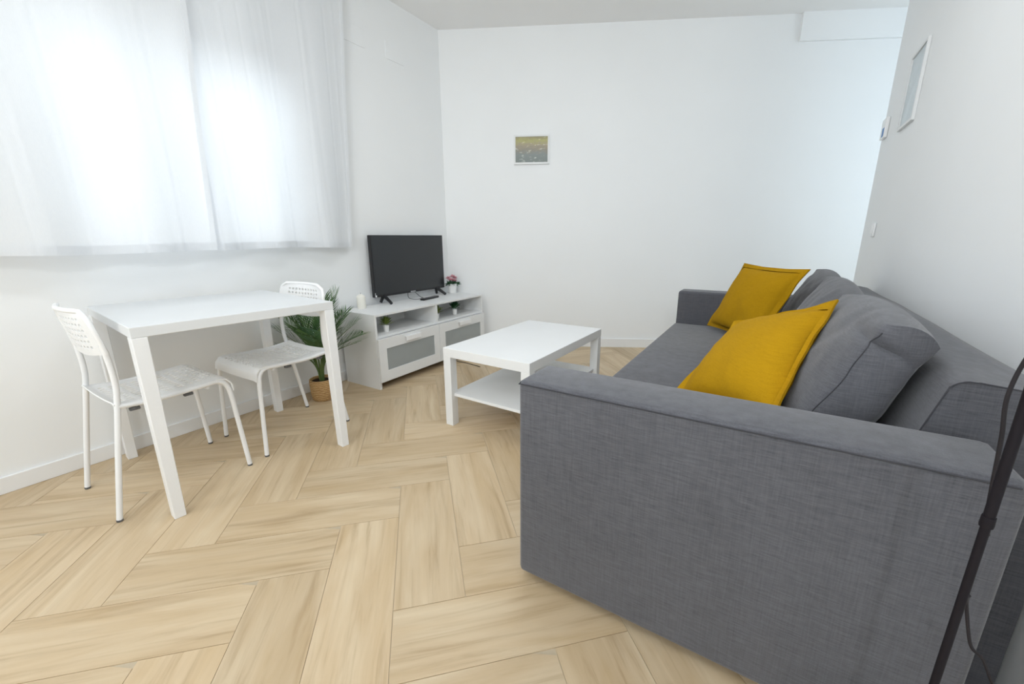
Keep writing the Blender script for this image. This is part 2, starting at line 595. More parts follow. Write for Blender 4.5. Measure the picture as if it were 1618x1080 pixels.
def soften(bm, amp, scale, seed=0.0):
    bm.normal_update()
    mv = [(v, v.normal.copy() * amp * noise.noise(v.co * scale + Vector((seed, seed, seed)))) for v in bm.verts]
    for v, d in mv:
        v.co += d
    return bm


def rounded_block(x0, x1, y0, y1, z0, z1, bevel, seg=3, cuts=10):
    bm = box(x0, x1, y0, y1, z0, z1)
    bmesh.ops.recalc_face_normals(bm, faces=bm.faces[:])
    bmesh.ops.bevel(bm, geom=bm.edges[:], offset=bevel, segments=seg, profile=0.5, affect='EDGES')
    return bm


def armrest(y0, y1, outer):
    bm = rounded_block(*lx(-0.543, 0.388, y0, y1, 0.030, 0.65), 0.016)
    a = obj('armrest', bm, M['sofa'], sofa, True)
    ys = (y0 - 0.0012) if outer < 0 else (y1 + 0.0012)
    pts = [(-0.538 - OX, y1 - 0.008 - OY, 0.639), (-0.5435 - OX, (y0 + y1) / 2 - OY, 0.640), (-0.540 - OX, y0 + 0.006 - OY, 0.640),
           (-0.50 - OX, ys - OY, 0.641), (-0.2 - OX, ys - OY, 0.641), (0.1 - OX, ys - OY, 0.641), (0.372 - OX, ys - OY, 0.641)]
    if outer > 0:
        pts = [(p[0], (y0 + y1) - (p[1] + OY) - OY, p[2]) for p in pts[:3]] + pts[3:]
    obj('seam', tube(pts, 0.0016, 6, 6), M['seam'], a, True)
    return a


armrest(0.889, 1.062, -1)
armrest(3.092, 3.255, 1)

# backrest: profile in x/z run along y
prof = [(0.20, 0.06), (0.20, 0.42), (0.262, 0.50), (0.318, 0.715), (0.324, 0.735), (0.338, 0.747), (0.36, 0.750), (0.45, 0.742), (0.485, 0.735), (0.500, 0.715), (0.503, 0.68), (0.503, 0.06)]
bm = bmesh.new()
y0, y1 = 1.085, 3.09
ys = [y0 + (y1 - y0) * k / 18 for k in range(19)]
rings = []
for y in ys:
    ring = []
    for (x, z) in prof:
        e = 0.006 * noise.noise(Vector((x * 3, y * 2.2, z * 3)))
        ring.append(bm.verts.new((x - OX + e, y - OY, z + e)))
    rings.append(ring)
n = len(prof)
for a, b in zip(rings, rings[1:]):
    for k in range(n):
        bm.faces.new((a[k], a[(k + 1) % n], b[(k + 1) % n], b[k]))
bm.faces.new(rings[0][::-1]); bm.faces.new(rings[-1])
back = obj('backrest', bm, M['sofa'], sofa, True)
obj('seam', tube([(x - OX, y0 - 0.001 - OY, z + 0.001) for x, z in prof[2:10]], 0.0013, 3, 6), M['seam'], back, True)

bm = rounded_block(*lx(-0.552, 0.26, 1.066, 3.088, 0.215, 0.422), 0.022)
seat = obj('seat', bm, M['sofa'], sofa, True)
obj('seam', tube([(-0.5525 - OX, 1.09 - OY, 0.400), (-0.5525 - OX, 2.07 - OY, 0.400), (-0.5525 - OX, 3.06 - OY, 0.400)], 0.002, 4, 6), M['seam'], seat, True)
obj('base', rounded_block(*lx(-0.53, 0.19, 1.066, 3.088, 0.045, 0.212), 0.008), M['sofa'], sofa, True)
obj('underside', box(*lx(-0.50, 0.48, 0.93, 3.20, 0.028, 0.044)), M['under'], sofa)
for x, y in ((-0.46, 0.97), (0.40, 0.99), (-0.46, 3.17), (0.40, 3.10)):
    obj('foot', lathe([(0, 0.0), (0.026, 0.0), (0.030, 0.034), (0, 0.034)], 14, None, (x - OX, y - OY)), M['under'], sofa, True)


# loose back cushions: stuffed box cushions with a gusset
def box_cushion(name, label, ya, yb_, bot, top, thick, seed, group, tilt=0.0, pinch=0.0):
    """bot/top: (x, z) of the front-face centre line at the lower and upper edge."""
    t = thing(name, label, 'cushion', (0, (ya + yb_) / 2, 0.424), 0, group)
    up = Vector((top[0] - bot[0], 0, top[1] - bot[1]))
    H = up.length
    up.normalize()
    side = Vector((0, 1, 0))
    nrm = side.cross(up) * -1          # towards the room (-x)
    if nrm.x > 0:
        nrm = -nrm
    Wd = yb_ - ya
    org = Vector((bot[0], (ya + yb_) / 2, bot[1])) - Vector((0, (ya + yb_) / 2, 0.424)) + up * H / 2 - nrm * thick * 0.45
    N = 44

    def place(a, b, c):
        # a along y, b up, c through
        d = 0.048 + (thick / 2 - 0.048) * max(0.0, (1 - abs(a) ** 3.2)) ** 0.8 * max(0.0, (1 - abs(b) ** 3.0)) ** 0.8
        rr = 1 - 0.045 * (a * a * b * b)                    # ease the corners in
        ea = a * rr * (1 - 0.03 * (1 - b * b) * abs(a))
        eb = b * rr * (1 - 0.05 * (1 - a * a) * (1 if b > 0 else 0.3) * abs(b) * -1)
        rnd = 1 - c * c                                     # the gusset swells between its two seams
        eb *= 1 + 0.085 * rnd * max(0, abs(b) - 0.9) / 0.1
        ea *= 1 + 0.030 * rnd * max(0, abs(a) - 0.9) / 0.1
        p = side * (ea * Wd / 2) + up * (eb * H / 2) + nrm * (c * d)
        w = 0.009 * noise.noise(Vector((a * 2.1 + seed, b * 2.0, c))) + 0.004 * noise.noise(Vector((a * 6 + seed, b * 5, c * 2)))
        if pinch:
            # the near upper corner is folded in under a small overhang
            k = max(0.0, min(1.0, (-0.50 - a) / 0.5))
            k = k * k * (3 - 2 * k)
            line = 0.74 + 0.05 * (c + 1) * 0.5
            gq = math.exp(-((b - line) / 0.035) ** 2) * k
            ear = math.exp(-((b - line - 0.16) / 0.13) ** 2) * k
            gq *= 0.55 + 0.45 * c
            p += side * (0.020 * gq - 0.008 * ear)
            if c > 0:
                fr = 1 - abs(a) ** 12
                p -= nrm * c * (0.020 * gq - 0.010 * ear) * fr
            # soft wrinkles running down from that corner
            for (oa, ob, wd, am) in ((0.30, 0.25, 0.10, 0.006), (0.10, -0.15, 0.12, 0.007), (0.55, 0.05, 0.14, 0.005)):
                q = (a + oa) * 0.75 + (b - ob) * 0.65
                w += am * math.exp(-(q / wd) ** 2) * max(0, c) * max(0, 1 - abs(a)) ** 0.5 * max(0, 1 - abs(b))
        p += nrm * c * w
        p.z += tilt * a * (b + 1)
        return org + p
    bm = bmesh.new()
    G = {}

    def V(i, j, c):
        key = (i, j, c)
        if key not in G:
            G[key] = bm.verts.new(place(-1 + 2 * i / N, -1 + 2 * j / N, c))
        return G[key]
    for c in (1, -1):
        for i in range(N):
            for j in range(N):
                bm.faces.new((V(i, j, c), V(i + 1, j, c), V(i + 1, j + 1, c), V(i, j + 1, c)))
    rim = [(i, 0) for i in range(N)] + [(N, j) for j in range(N)] + [(N - i, N) for i in range(N)] + [(0, N - j) for j in range(N)]
    lv = [1, 0.75, 0.5, 0.25, 0, -0.25, -0.5, -0.75, -1]
    for k in range(len(rim)):
        a, b = rim[k], rim[(k + 1) % len(rim)]
        for c0, c1 in zip(lv, lv[1:]):
            bm.faces.new((V(*a, c0), V(*b, c0), V(*b, c1), V(*a, c1)))
    obj('cover', bm, M['sofa'], t, True)
    pts = [place(-1, -1 + 2 * j / N, 1.01) for j in range(2, N - 1)]
    bm2 = bmesh.new()
    add_tube(bm2, pts, 0.0014, 6)
    obj('seam', bm2, M['seam'], t, True)
    return t


g = 'loose grey back cushions'
box_cushion('back_cushion', 'grey back cushion nearest the camera, creased at its upper corner, behind the near mustard pillow', 1.155, 1.885, (0.015, 0.435), (0.200, 0.850), 0.19, 1.3, g, -0.004, 0.030)
box_cushion('back_cushion', 'middle grey back cushion of the sofa, between the two mustard pillows', 1.895, 2.485, (0.025, 0.435), (0.205, 0.84), 0.18, 7.7, g, 0.008)
box_cushion('back_cushion', 'farthest grey back cushion, behind the far mustard pillow by the far arm', 2.497, 3.070, (0.025, 0.435), (0.205, 0.84), 0.18, 4.1, g, 0.006)


# mustard pillows, each spanned by its four corners
def pillow(label, bl, br, tr, tl, thick, seed, fold=0.0):
    C4 = [Vector(p) for p in (bl, br, tr, tl)]
    base = (C4[0] + C4[1]) / 2
    base.z = 0.424
    t = thing('throw_pillow', label, 'pillow', base, 0, 'mustard throw pillows')
    nrm = (C4[1] - C4[0]).cross(C4[3] - C4[0]).normalized()
    F = 0.905

    def pos(s, u, c):
        # s,u in [-1,1]; edges bow in between the pointed corners
        sb = s * (1 - 0.055 * (1 - u * u) * s * s)
        ub = u * (1 - 0.055 * (1 - s * s) * u * u)
        a, b = (sb + 1) / 2, (ub + 1) / 2
        p = C4[0].lerp(C4[1], a).lerp(C4[3].lerp(C4[2], a), b)
        x, y = min(1, abs(s) / F), min(1, abs(u) / F)
        h = thick / 2 * (max(0, 1 - x ** 2.4) * max(0, 1 - y ** 2.4)) ** 0.55
        w = 0.006 * noise.noise(Vector((s * 2 + seed, u * 2, c))) + 0.0025 * noise.noise(Vector((s * 6 + seed, u * 6, c)))
        e = max(abs(s), abs(u))
        fl = 0.0
        if e > F:
            fl = 0.012 * noise.noise(Vector((s * 2.2 + seed * 3, u * 2.2, 3))) * (e - F) / (1 - F)
            fl += fold * (e - F) / (1 - F)
        return p + nrm * (c * (h + 0.0022) + w * (1 if e <= F else 0.3) + fl) - base
    N = 30
    body = bmesh.new()
    G = {}

    def V(i, j, c):
        rim = i in (0, N) or j in (0, N)
        key = (i, j, 0 if rim else c)
        if key not in G:
            G[key] = body.verts.new(pos(F * (-1 + 2 * i / N), F * (-1 + 2 * j / N), 0 if rim else c))
        return G[key]
    for c in (1, -1):
        for i in range(N):
            for j in range(N):
                body.faces.new((V(i, j, c), V(i + 1, j, c), V(i + 1, j + 1, c), V(i, j + 1, c)))
    obj('cover', body, M['mustard'], t, True)
    bm = bmesh.new()
    K = 20
    ring = [(-1 + 2 * k / K, -1) for k in range(K)] + [(1, -1 + 2 * k / K) for k in range(K)] + \
           [(1 - 2 * k / K, 1) for k in range(K)] + [(-1, 1 - 2 * k / K) for k in range(K)]
    rows = []
    for q, c in ((F - 0.01, 1), (F + 0.05, 1), (1.0, 1), (1.0, -1), (F + 0.05, -1), (F - 0.01, -1)):
        rows.append([bm.verts.new(pos(s * q, u * q, c) + (nrm * 0.0012 * c)) for s, u in ring])
    for a, b in zip(rows, rows[1:]):
        for k in range(len(ring)):
            bm.faces.new((a[k], a[(k + 1) % len(ring)], b[(k + 1) % len(ring)], b[k]))
    obj('flange', bm, M['mustard'], t, True)['label'] = 'flat stitched border'
    return t


pillow('near mustard yellow throw pillow, leaning on the nearest grey back cushion', (-0.245, 1.50, 0.450), (0.055, 1.15, 0.555), (0.190, 1.56, 0.825), (-0.095, 1.90, 0.670), 0.15, 2.0, 0.012)
pillow('far mustard yellow throw pillow, leaning back near the far sofa arm', (-0.318, 2.94, 0.452), (-0.02, 2.50, 0.455), (0.155, 2.47, 0.868), (-0.146, 2.88, 0.868), 0.13, 5.0, -0.004)


# ------------------------------------------------------------------ coffee table
ct = thing('coffee_table', 'low white coffee table with a lower shelf, in front of the grey sofa', 'table', (-1.455, 1.60, 0), -0.0237)
obj('tabletop', box(0, 0.55, 0, 0.90, 0.40, 0.45, bevel=0.0015, seg=1), M['white'], ct)
for x in (0, 0.50):
    for y in (0, 0.85):
        obj('leg', box(x, x + 0.05, y, y + 0.05, 0, 0.40, bevel=0.0012, seg=1), M['white'], ct)
obj('shelf', box(0.022, 0.528, 0.022, 0.878, 0.172, 0.188, bevel=0.001, seg=1), M['white'], ct)


# ------------------------------------------------------------------ dining table
DL, DW = 0.72, 0.765
dt = thing('dining_table', 'square white metal-legged dining table by the window wall, between two chairs', 'table', (-1.784, 0.437, 0), -0.0865)
obj('tabletop', box(-DW, 0, 0, DL, 0.702, 0.74, bevel=0.002, seg=1), M['table_white'], dt)


def taper_leg(x, y, sx, sy):
    """Sheet-metal corner leg; its outer faces stay flush with the tabletop's corner."""
    bm = bmesh.new()
    lo, hi = [], []
    for (z, w, lst) in ((0.0, 0.046, lo), (0.702, 0.055, hi)):
        for (a, b) in ((0, 0), (1, 0), (1, 1), (0, 1)):
            lst.append(bm.verts.new((x + sx * a * w, y + sy * b * w * 0.8, z)))
    bm.faces.new(lo); bm.faces.new(hi)
    for k in range(4):
        bm.faces.new((lo[k], lo[(k + 1) % 4], hi[(k + 1) % 4], hi[k]))
    bmesh.ops.recalc_face_normals(bm, faces=bm.faces[:])
    bmesh.ops.bevel(bm, geom=bm.edges[:], offset=0.002, segments=1, affect='EDGES')
    return bm


for x, sx in ((0, -1), (-DW, 1)):
    for y, sy in ((0, 1), (DL, -1)):
        obj('leg', taper_leg(x, y, sx, sy), M['white_metal'], dt)


# ------------------------------------------------------------------ dining chairs
def perforated(func, nu, nv, hole, thick):
    """A sheet following func(u, v) with a slot in each cell where hole(i, j) gives (hu, hv)."""
    bm = bmesh.new()
    G = {}

    def V(u, v):
        k = (round(u, 5), round(v, 5))
        if k not in G:
            G[k] = bm.verts.new(func(u, v))
        return G[k]
    du, dv = 1 / nu, 1 / nv
    for i in range(nu):
        for j in range(nv):
            u0, v0, u1, v1 = i * du, j * dv, (i + 1) * du, (j + 1) * dv
            h = hole(i, j)
            uc, vc = (u0 + u1) / 2, (v0 + v1) / 2
            if not h:
                bm.faces.new((V(u0, v0), V(uc, v0), V(u1, v0), V(u1, vc), V(u1, v1), V(uc, v1), V(u0, v1), V(u0, vc)))
                continue
            hu, hv = h[0] * du / 2, h[1] * dv / 2
            out = [(u0, v0), (uc, v0), (u1, v0), (u1, vc), (u1, v1), (uc, v1), (u0, v1), (u0, vc)]
            k = 0.8
            inn = [(uc - hu * k, vc - hv * k), (uc, vc - hv), (uc + hu * k, vc - hv * k), (uc + hu, vc), (uc + hu * k, vc + hv * k), (uc, vc + hv), (uc - hu * k, vc + hv * k), (uc - hu, vc)]
            for a in range(8):
                b = (a + 1) % 8
                bm.faces.new((V(*out[a]), V(*out[b]), V(*inn[b]), V(*inn[a])))
    bm.normal_update()
    bmesh.ops.recalc_face_normals(bm, faces=bm.faces[:])
    bmesh.ops.solidify(bm, geom=bm.faces[:], thickness=thick)
    return bm


def make_chair(label):
    c = thing('dining_chair', label, 'chair', (0, 0, 0), 0, 'white perforated dining chairs')
    hw = 0.196
    prof_s = [(-0.165, 0.452), (-0.14, 0.440), (-0.08, 0.434), (0.0, 0.433), (0.08, 0.437), (0.14, 0.444), (0.175, 0.447), (0.200, 0.441), (0.217, 0.420), (0.223, 0.382)]

    def along(v):
        t = v * (len(prof_s) - 1)
        k = min(int(t), len(prof_s) - 2)
        f = t - k
        return (prof_s[k][0] + (prof_s[k + 1][0] - prof_s[k][0]) * f, prof_s[k][1] + (prof_s[k + 1][1] - prof_s[k][1]) * f)

    def seat_f(u, v):
        y, z = along(v)
        a = 2 * u - 1
        x = a * hw * (1.0 + 0.02 * v)
        z -= 0.010 * (1 - a * a) * (1 - v * 0.6)
        if abs(a) > 0.9:
            z -= 0.006 * ((abs(a) - 0.9) / 0.1)
        return (x, y, z)
    obj('seat', perforated(seat_f, 14, 18, lambda i, j: (0.50, 0.70) if 2 <= i <= 11 and 2 <= j <= 13 else None, 0.005), M['white_plastic'], c, True)

    def back_f(u, v):
        a = 2 * u - 1
        z = 0.612 + 0.174 * v + 0.020 * (a * a) * (1 - v)
        w = 0.198
        # rounded upper corners
        if v > 0.62:
            t = (v - 0.62) / 0.38
            w = 0.198 - 0.055 * (1 - math.sqrt(max(0, 1 - t * t)))
        y = -0.150 - 0.030 * v - 0.022 * (1 - a * a)
        return (a * w, y, z)
    obj('backrest', perforated(back_f, 14, 8, lambda i, j: (0.62, 0.56) if 2 <= i <= 11 and 1 <= j <= 6 else None, 0.006), M['white_plastic'], c, True)
    # rolled rim round the backrest
    rim = []
    for k in range(9):
        rim.append(back_f(0, k / 8))
    for k in range(1, 24):
        rim.append(back_f(k / 24, 1))
    for k in range(9):
        rim.append(back_f(1, 1 - k / 8))
    bm = bmesh.new()
    add_tube(bm, [Vector(p) for p in rim], 0.0085, 8)
    obj('back_rim', bm, M['white_plastic'], c, True)
    for s in (-1, 1):
        rl = obj('leg', tube([(s * 0.197, -0.230, 0.008), (s * 0.194, -0.190, 0.24), (s * 0.190, -0.155, 0.44), (s * 0.190, -0.146, 0.52), (s * 0.192, -0.149, 0.61), (s * 0.193, -0.157, 0.665)], 0.0098, 6, 12), M['white_metal'], c, True)
        obj('foot_cap', lathe([(0, 0), (0.0098, 0), (0.0105, 0.008), (0, 0.008)], 12, None, (s * 0.197, -0.230)), M['rubber'], rl, True)
        fl_ = obj('leg', tube([(s * 0.200, 0.230, 0.008), (s * 0.196, 0.216, 0.24), (s * 0.193, 0.208, 0.36), (s * 0.191, 0.196, 0.410), (s * 0.190, 0.165, 0.431), (s * 0.190, 0.10, 0.428), (s * 0.190, -0.05, 0.424), (s * 0.190, -0.158, 0.434)], 0.0098, 6, 12), M['white_metal'], c, True)
        obj('foot_cap', lathe([(0, 0), (0.0098, 0), (0.0105, 0.008), (0, 0.008)], 12, None, (s * 0.200, 0.230)), M['rubber'], fl_, True)
    for y in (0.13, -0.10):
        bm = bmesh.new()
        add_tube(bm, [Vector((-0.188, y, 0.414)), Vector((0, y, 0.412)), Vector((0.188, y, 0.414))], 0.006, 8)
        obj('crossbar', bm, M['white_metal'], c, True)
    for x, y in ((-0.186, 0.06), (0.186, 0.06), (-0.186, -0.11), (0.186, -0.11)):
        obj('buffer', box(x - 0.008, x + 0.008, y - 0.016, y + 0.016, 0.404, 0.416, bevel=0.003), M['rubber'], c)
    return c


ch1 = make_chair('white perforated chair at the near end of the dining table, left of its front leg')
ch1.location = (-2.150, 0.555, 0)
ch2 = copy_tree(ch1)
ch2['label'] = 'white perforated chair at the far end of the dining table, in front of the palm'
ch2.location = (-2.166, 1.098, 0)
ch2.rotation_euler = (0, 0, math.pi + 0.01)


# ------------------------------------------------------------------ media bench
BX, BY, BL, BD = -2.565, 1.765, 1.215, 0.365
tb = thing('media_bench', 'long white TV bench with two frosted-front drawers against the window wall', 'cabinet', (BX, BY, 0))
fx = BD
obj('top_panel', box(0, fx + 0.001, 0, BL, 0.514, 0.53, bevel=0.001, seg=1), M['white'], tb)
for y in (0, BL - 0.017):
    obj('side_panel', box(0, fx - 0.017 if False else fx - 0.002, y, y + 0.017, 0, 0.514), M['white'], tb)
obj('divider', box(0.008, fx - 0.004, BL / 2 - 0.011, BL / 2 + 0.011, 0.378, 0.514), M['white'], tb)
obj('shelf', box(0.008, fx - 0.004, 0.017, BL - 0.017, 0.362, 0.378), M['white'], tb)
obj('back_panel', box(0, 0.008, 0.017, BL - 0.017, 0.05, 0.514), M['white'], tb)
obj('plinth', box(0.02, fx - 0.035, 0.017, BL - 0.017, 0.03, 0.052), M['white'], tb)
hw = BL / 2
for k in range(2):
    ya, yb2 = (0.002, hw - 0.002) if k == 0 else (hw + 0.002, BL - 0.002)
    z0, z1 = 0.056, 0.360
    gy0, gy1, gz0, gz1 = ya + 0.066, yb2 - 0.058, 0.130, 0.287
    bm = bmesh.new()
    add_box(bm, fx, fx + 0.018, ya, yb2, gz1, z1)
    add_box(bm, fx, fx + 0.018, ya, yb2, z0, gz0)
    add_box(bm, fx, fx + 0.018, ya, gy0, gz0, gz1)
    add_box(bm, fx, fx + 0.018, gy1, yb2, gz0, gz1)
    dr = obj('drawer', bm, M['white'], tb)
    obj('glass_panel', box(fx + 0.002, fx + 0.012, gy0, gy1, gz0, gz1), M['frost'], dr)['label'] = 'grey frosted glass inset'
    bm = bmesh.new()
    yc_ = (ya + yb2) / 2 + 0.01
    add_box(bm, fx + 0.018, fx + 0.036, yc_ - 0.075, yc_ + 0.075, 0.336, 0.340, bevel=0.001, seg=1)
    add_box(bm, fx + 0.033, fx + 0.037, yc_ - 0.075, yc_ + 0.075, 0.308, 0.340, bevel=0.001, seg=1)
    obj('handle', bm, M['white_plastic'], dr)

# television
tv = thing('television', 'black flat-screen television standing on the white TV bench', 'television', (-2.53, 2.452, 0.53))
obj('casing', box(-0.032, 0, -0.396, 0.396, 0.056, 0.52, bevel=0.004), M['black'], tv)
obj('screen', box(-0.001, 0.0015, -0.389, 0.389, 0.074, 0.514), M['screen'], tv)
obj('badge', box(0.0, 0.004, -0.028, 0.028, 0.058, 0.070, bevel=0.001, seg=1), M['grey'], tv)['label'] = 'small grey badge under the screen'
obj('sticker', box(0.0, 0.001, -0.392, -0.378, 0.060, 0.092), M['white_plastic'], tv)['label'] = 'white sticker at the lower corner'
for s in (-1, 1):
    y = s * 0.300
    bm = bmesh.new()
    for (xe, ye) in ((0.082, y + s * 0.012), (-0.032, y + s * 0.02)):
        p0, p1 = Vector((-0.016, y, 0.066)), Vector((xe, ye, 0.009))
        add_tube(bm, [p0, p0.lerp(p1, 0.5), p1], [0.015, 0.013, 0.011], 6)
    obj('foot', bm, M['black'], tv, True)
obj('cable', tube([(-0.01, -0.05, 0.06), (0.03, -0.08, 0.02), (0.06, -0.03, 0.004), (0.055, 0.06, 0.004), (0.02, 0.06, 0.012), (-0.015, 0.03, 0.058)], 0.0022, 6, 6), M['black'], tv, True)

# remote control
rc = thing('remote_control', 'black remote control lying on the TV bench in front of the screen', 'remote', (-2.405, 2.515, 0.53), 0.12)
obj('body', box(-0.021, 0.021, -0.105, 0.105, 0, 0.017, bevel=0.005), M['black'], rc, True)
bm = bmesh.new()
for a in range(3):
    for b_ in range(9):
        x, y = -0.012 + 0.012 * a, -0.088 + 0.021 * b_
        add_box(bm, x - 0.0035, x + 0.0035, y - 0.005, y + 0.005, 0.0165, 0.0185)
obj('buttons', bm, M['grey'], rc)

# candle
cd = thing('candle', 'thick ivory pillar candle on the near end of the TV bench', 'candle', (-2.50, 1.905, 0.53))
obj('wax', lathe([(0, 0), (0.030, 0), (0.031, 0.003), (0.031, 0.082), (0.028, 0.092), (0.010, 0.104), (0.004, 0.106), (0, 0.105)], 28), M['wax'], cd, True)
obj('wick', tube([(0, 0, 0.104), (0.001, 0, 0.110), (0.002, 0, 0.115)], 0.0012, 2, 6), M['wick'], cd)


# small potted plants
def leaf_quad(bm, p, d, length, width, bend):
    d = d.normalized()
    side = d.cross(Vector((0, 0, 1)))
    side = side.normalized() if side.length > 1e-3 else Vector((1, 0, 0))
    a = p
    m = p + d * length * 0.5 + Vector((0, 0, bend * 0.3))
    e = p + d * length + Vector((0, 0, -bend))
    v = [bm.verts.new(a), bm.verts.new(m + side * width / 2), bm.verts.new(e), bm.verts.new(m - side * width / 2)]
    bm.faces.new((v[0], v[1], v[2])); bm.faces.new((v[0], v[2], v[3]))


def mini_plant(label, loc, mat, seed, style, group='small potted plants in the TV bench'):
    t = thing('potted_plant', label, 'plant', loc, 0, group)
    obj('pot', lathe([(0, 0), (0.016, 0), (0.0175, 0.002), (0.0215, 0.047), (0.0205, 0.048), (0.019, 0.042), (0, 0.042)], 20), M['pot'], t, True)
    r = random.Random(seed)
    bm = bmesh.new()
    for k in range(90):
        a = r.uniform(0, 2 * math.pi)
        el = r.uniform(0.35, 1.5)
        d = Vector((math.cos(a) * math.cos(el), math.sin(a) * math.cos(el), math.sin(el)))
        base = Vector((math.cos(a) * 0.008, math.sin(a) * 0.008, 0.044 + r.uniform(0, 0.030)))
        if style == 'grass':
            leaf_quad(bm, base, d, r.uniform(0.042, 0.066), 0.009, r.uniform(0.0, 0.006))
        else:
            leaf_quad(bm, base + d * r.uniform(0.0, 0.012), d, r.uniform(0.040, 0.056), 0.022, r.uniform(0.002, 0.010))
    obj('foliage', bm, mat, t)
    return t


mini_plant('tiny olive-green plant in a white pot, in the left compartment of the TV bench', (-2.285, 1.930, 0.378), M['moss'], 3, 'grass')
mini_plant('tiny olive-green plant in a white pot, right beside the TV bench divider', (-2.290, 2.466, 0.378), M['moss'], 4, 'grass')
mini_plant('tiny dark-green broad-leaved plant in a white pot, in the right compartment of the TV bench', (-2.300, 2.705, 0.378), M['fern'], 5, 'broad')

fp = thing('flower_pot', 'pink flowers in a white ribbed pot beside the television', 'plant', (-2.495, 2.915, 0.53))
obj('pot', lathe([(0, 0), (0.027, 0), (0.029, 0.003), (0.036, 0.066), (0.038, 0.070), (0.036, 0.072), (0.032, 0.062), (0, 0.062)], 28), M['pot'], fp, True)
r_ = random.Random(11)
bm = bmesh.new()
for k in range(60):
    a = r_.uniform(0, 2 * math.pi); el = r_.uniform(-0.1, 1.0)
    d = Vector((math.cos(a) * math.cos(el), math.sin(a) * math.cos(el), math.sin(el)))
    leaf_quad(bm, Vector((math.cos(a) * 0.015, math.sin(a) * 0.015, 0.062)), d, r_.uniform(0.035, 0.062), 0.022, r_.uniform(0, 0.015))
obj('foliage', bm, M['fern'], fp)
for (px, py, pz, rr) in ((0.012, -0.030, 0.098, 0.026), (0.030, -0.008, 0.092, 0.022), (-0.005, 0.012, 0.118, 0.024), (0.006, 0.028, 0.108, 0.020), (-0.02, -0.02, 0.108, 0.022)):
    bm = bmesh.new()
    for k in range(3):
        for q in range(6):
            a = q * math.pi / 3 + k * 0.5
            el = 0.15 + 0.5 * k
            d = Vector((math.cos(a) * math.cos(el) + 0.3, math.sin(a) * math.cos(el) - 0.1, math.sin(el)))
            leaf_quad(bm, Vector((px, py, pz)), d, rr * 1.3 * (1 - 0.2 * k), rr * 1.1, -0.003)
    obj('blossom', bm, M['petal'], fp)


fp.scale = (1.22, 1.22, 1.22)


# ------------------------------------------------------------------ potted palm
pp = thing('potted_palm', 'green artificial palm in a small woven basket on the floor beside the TV bench', 'plant', (-2.405, 1.470, 0))
obj('basket', lathe([(0, 0), (0.062, 0), (0.070, 0.008), (0.076, 0.06), (0.078, 0.105), (0.077, 0.138), (0.074, 0.141), (0.070, 0.138), (0.069, 0.12), (0, 0.12)], 32), M['basket'], pp, True)
obj('soil', lathe([(0, 0.121), (0.0685, 0.121), (0.05, 0.126), (0, 0.128)], 20), M['soil'], pp, True)
r_ = random.Random(21)
fronds = [(0.2, 0.52, 1.02, 0.20), (0.95, 0.46, 0.86, 0.22), (1.45, 0.48, 1.02, 0.20), (2.0, 0.52, 1.2, 0.16), (2.9, 0.48, 1.2, 0.2),
          (3.9, 0.46, 1.12, 0.22), (4.25, 0.44, 0.95, 0.24), (4.45, 0.36, 0.66, 0.26), (5.6, 0.50, 1.0, 0.22), (6.0, 0.48, 0.78, 0.25),
          (1.15, 0.42, 0.58, 0.28), (0.5, 0.40, 0.60, 0.30), (4.7, 0.58, 1.30, 0.10), (1.3, 0.58, 1.28, 0.10), (0.0, 0.56, 1.34, 0.10), (4.1, 0.40, 0.45, 0.2)]


def keep_clear(v):
    """Leaves bend aside at the wall, the bench and the chair back (palm-local coordinates)."""
    v.x = max(v.x, -0.180)
    if v.z < 0.56 and v.x < 0.21:
        v.y = min(v.y, 0.275)
    v.y = max(v.y, -0.26)
    if v.y < -0.09 and v.z > 0.36:
        v.x = min(v.x, 0.015)
    return v


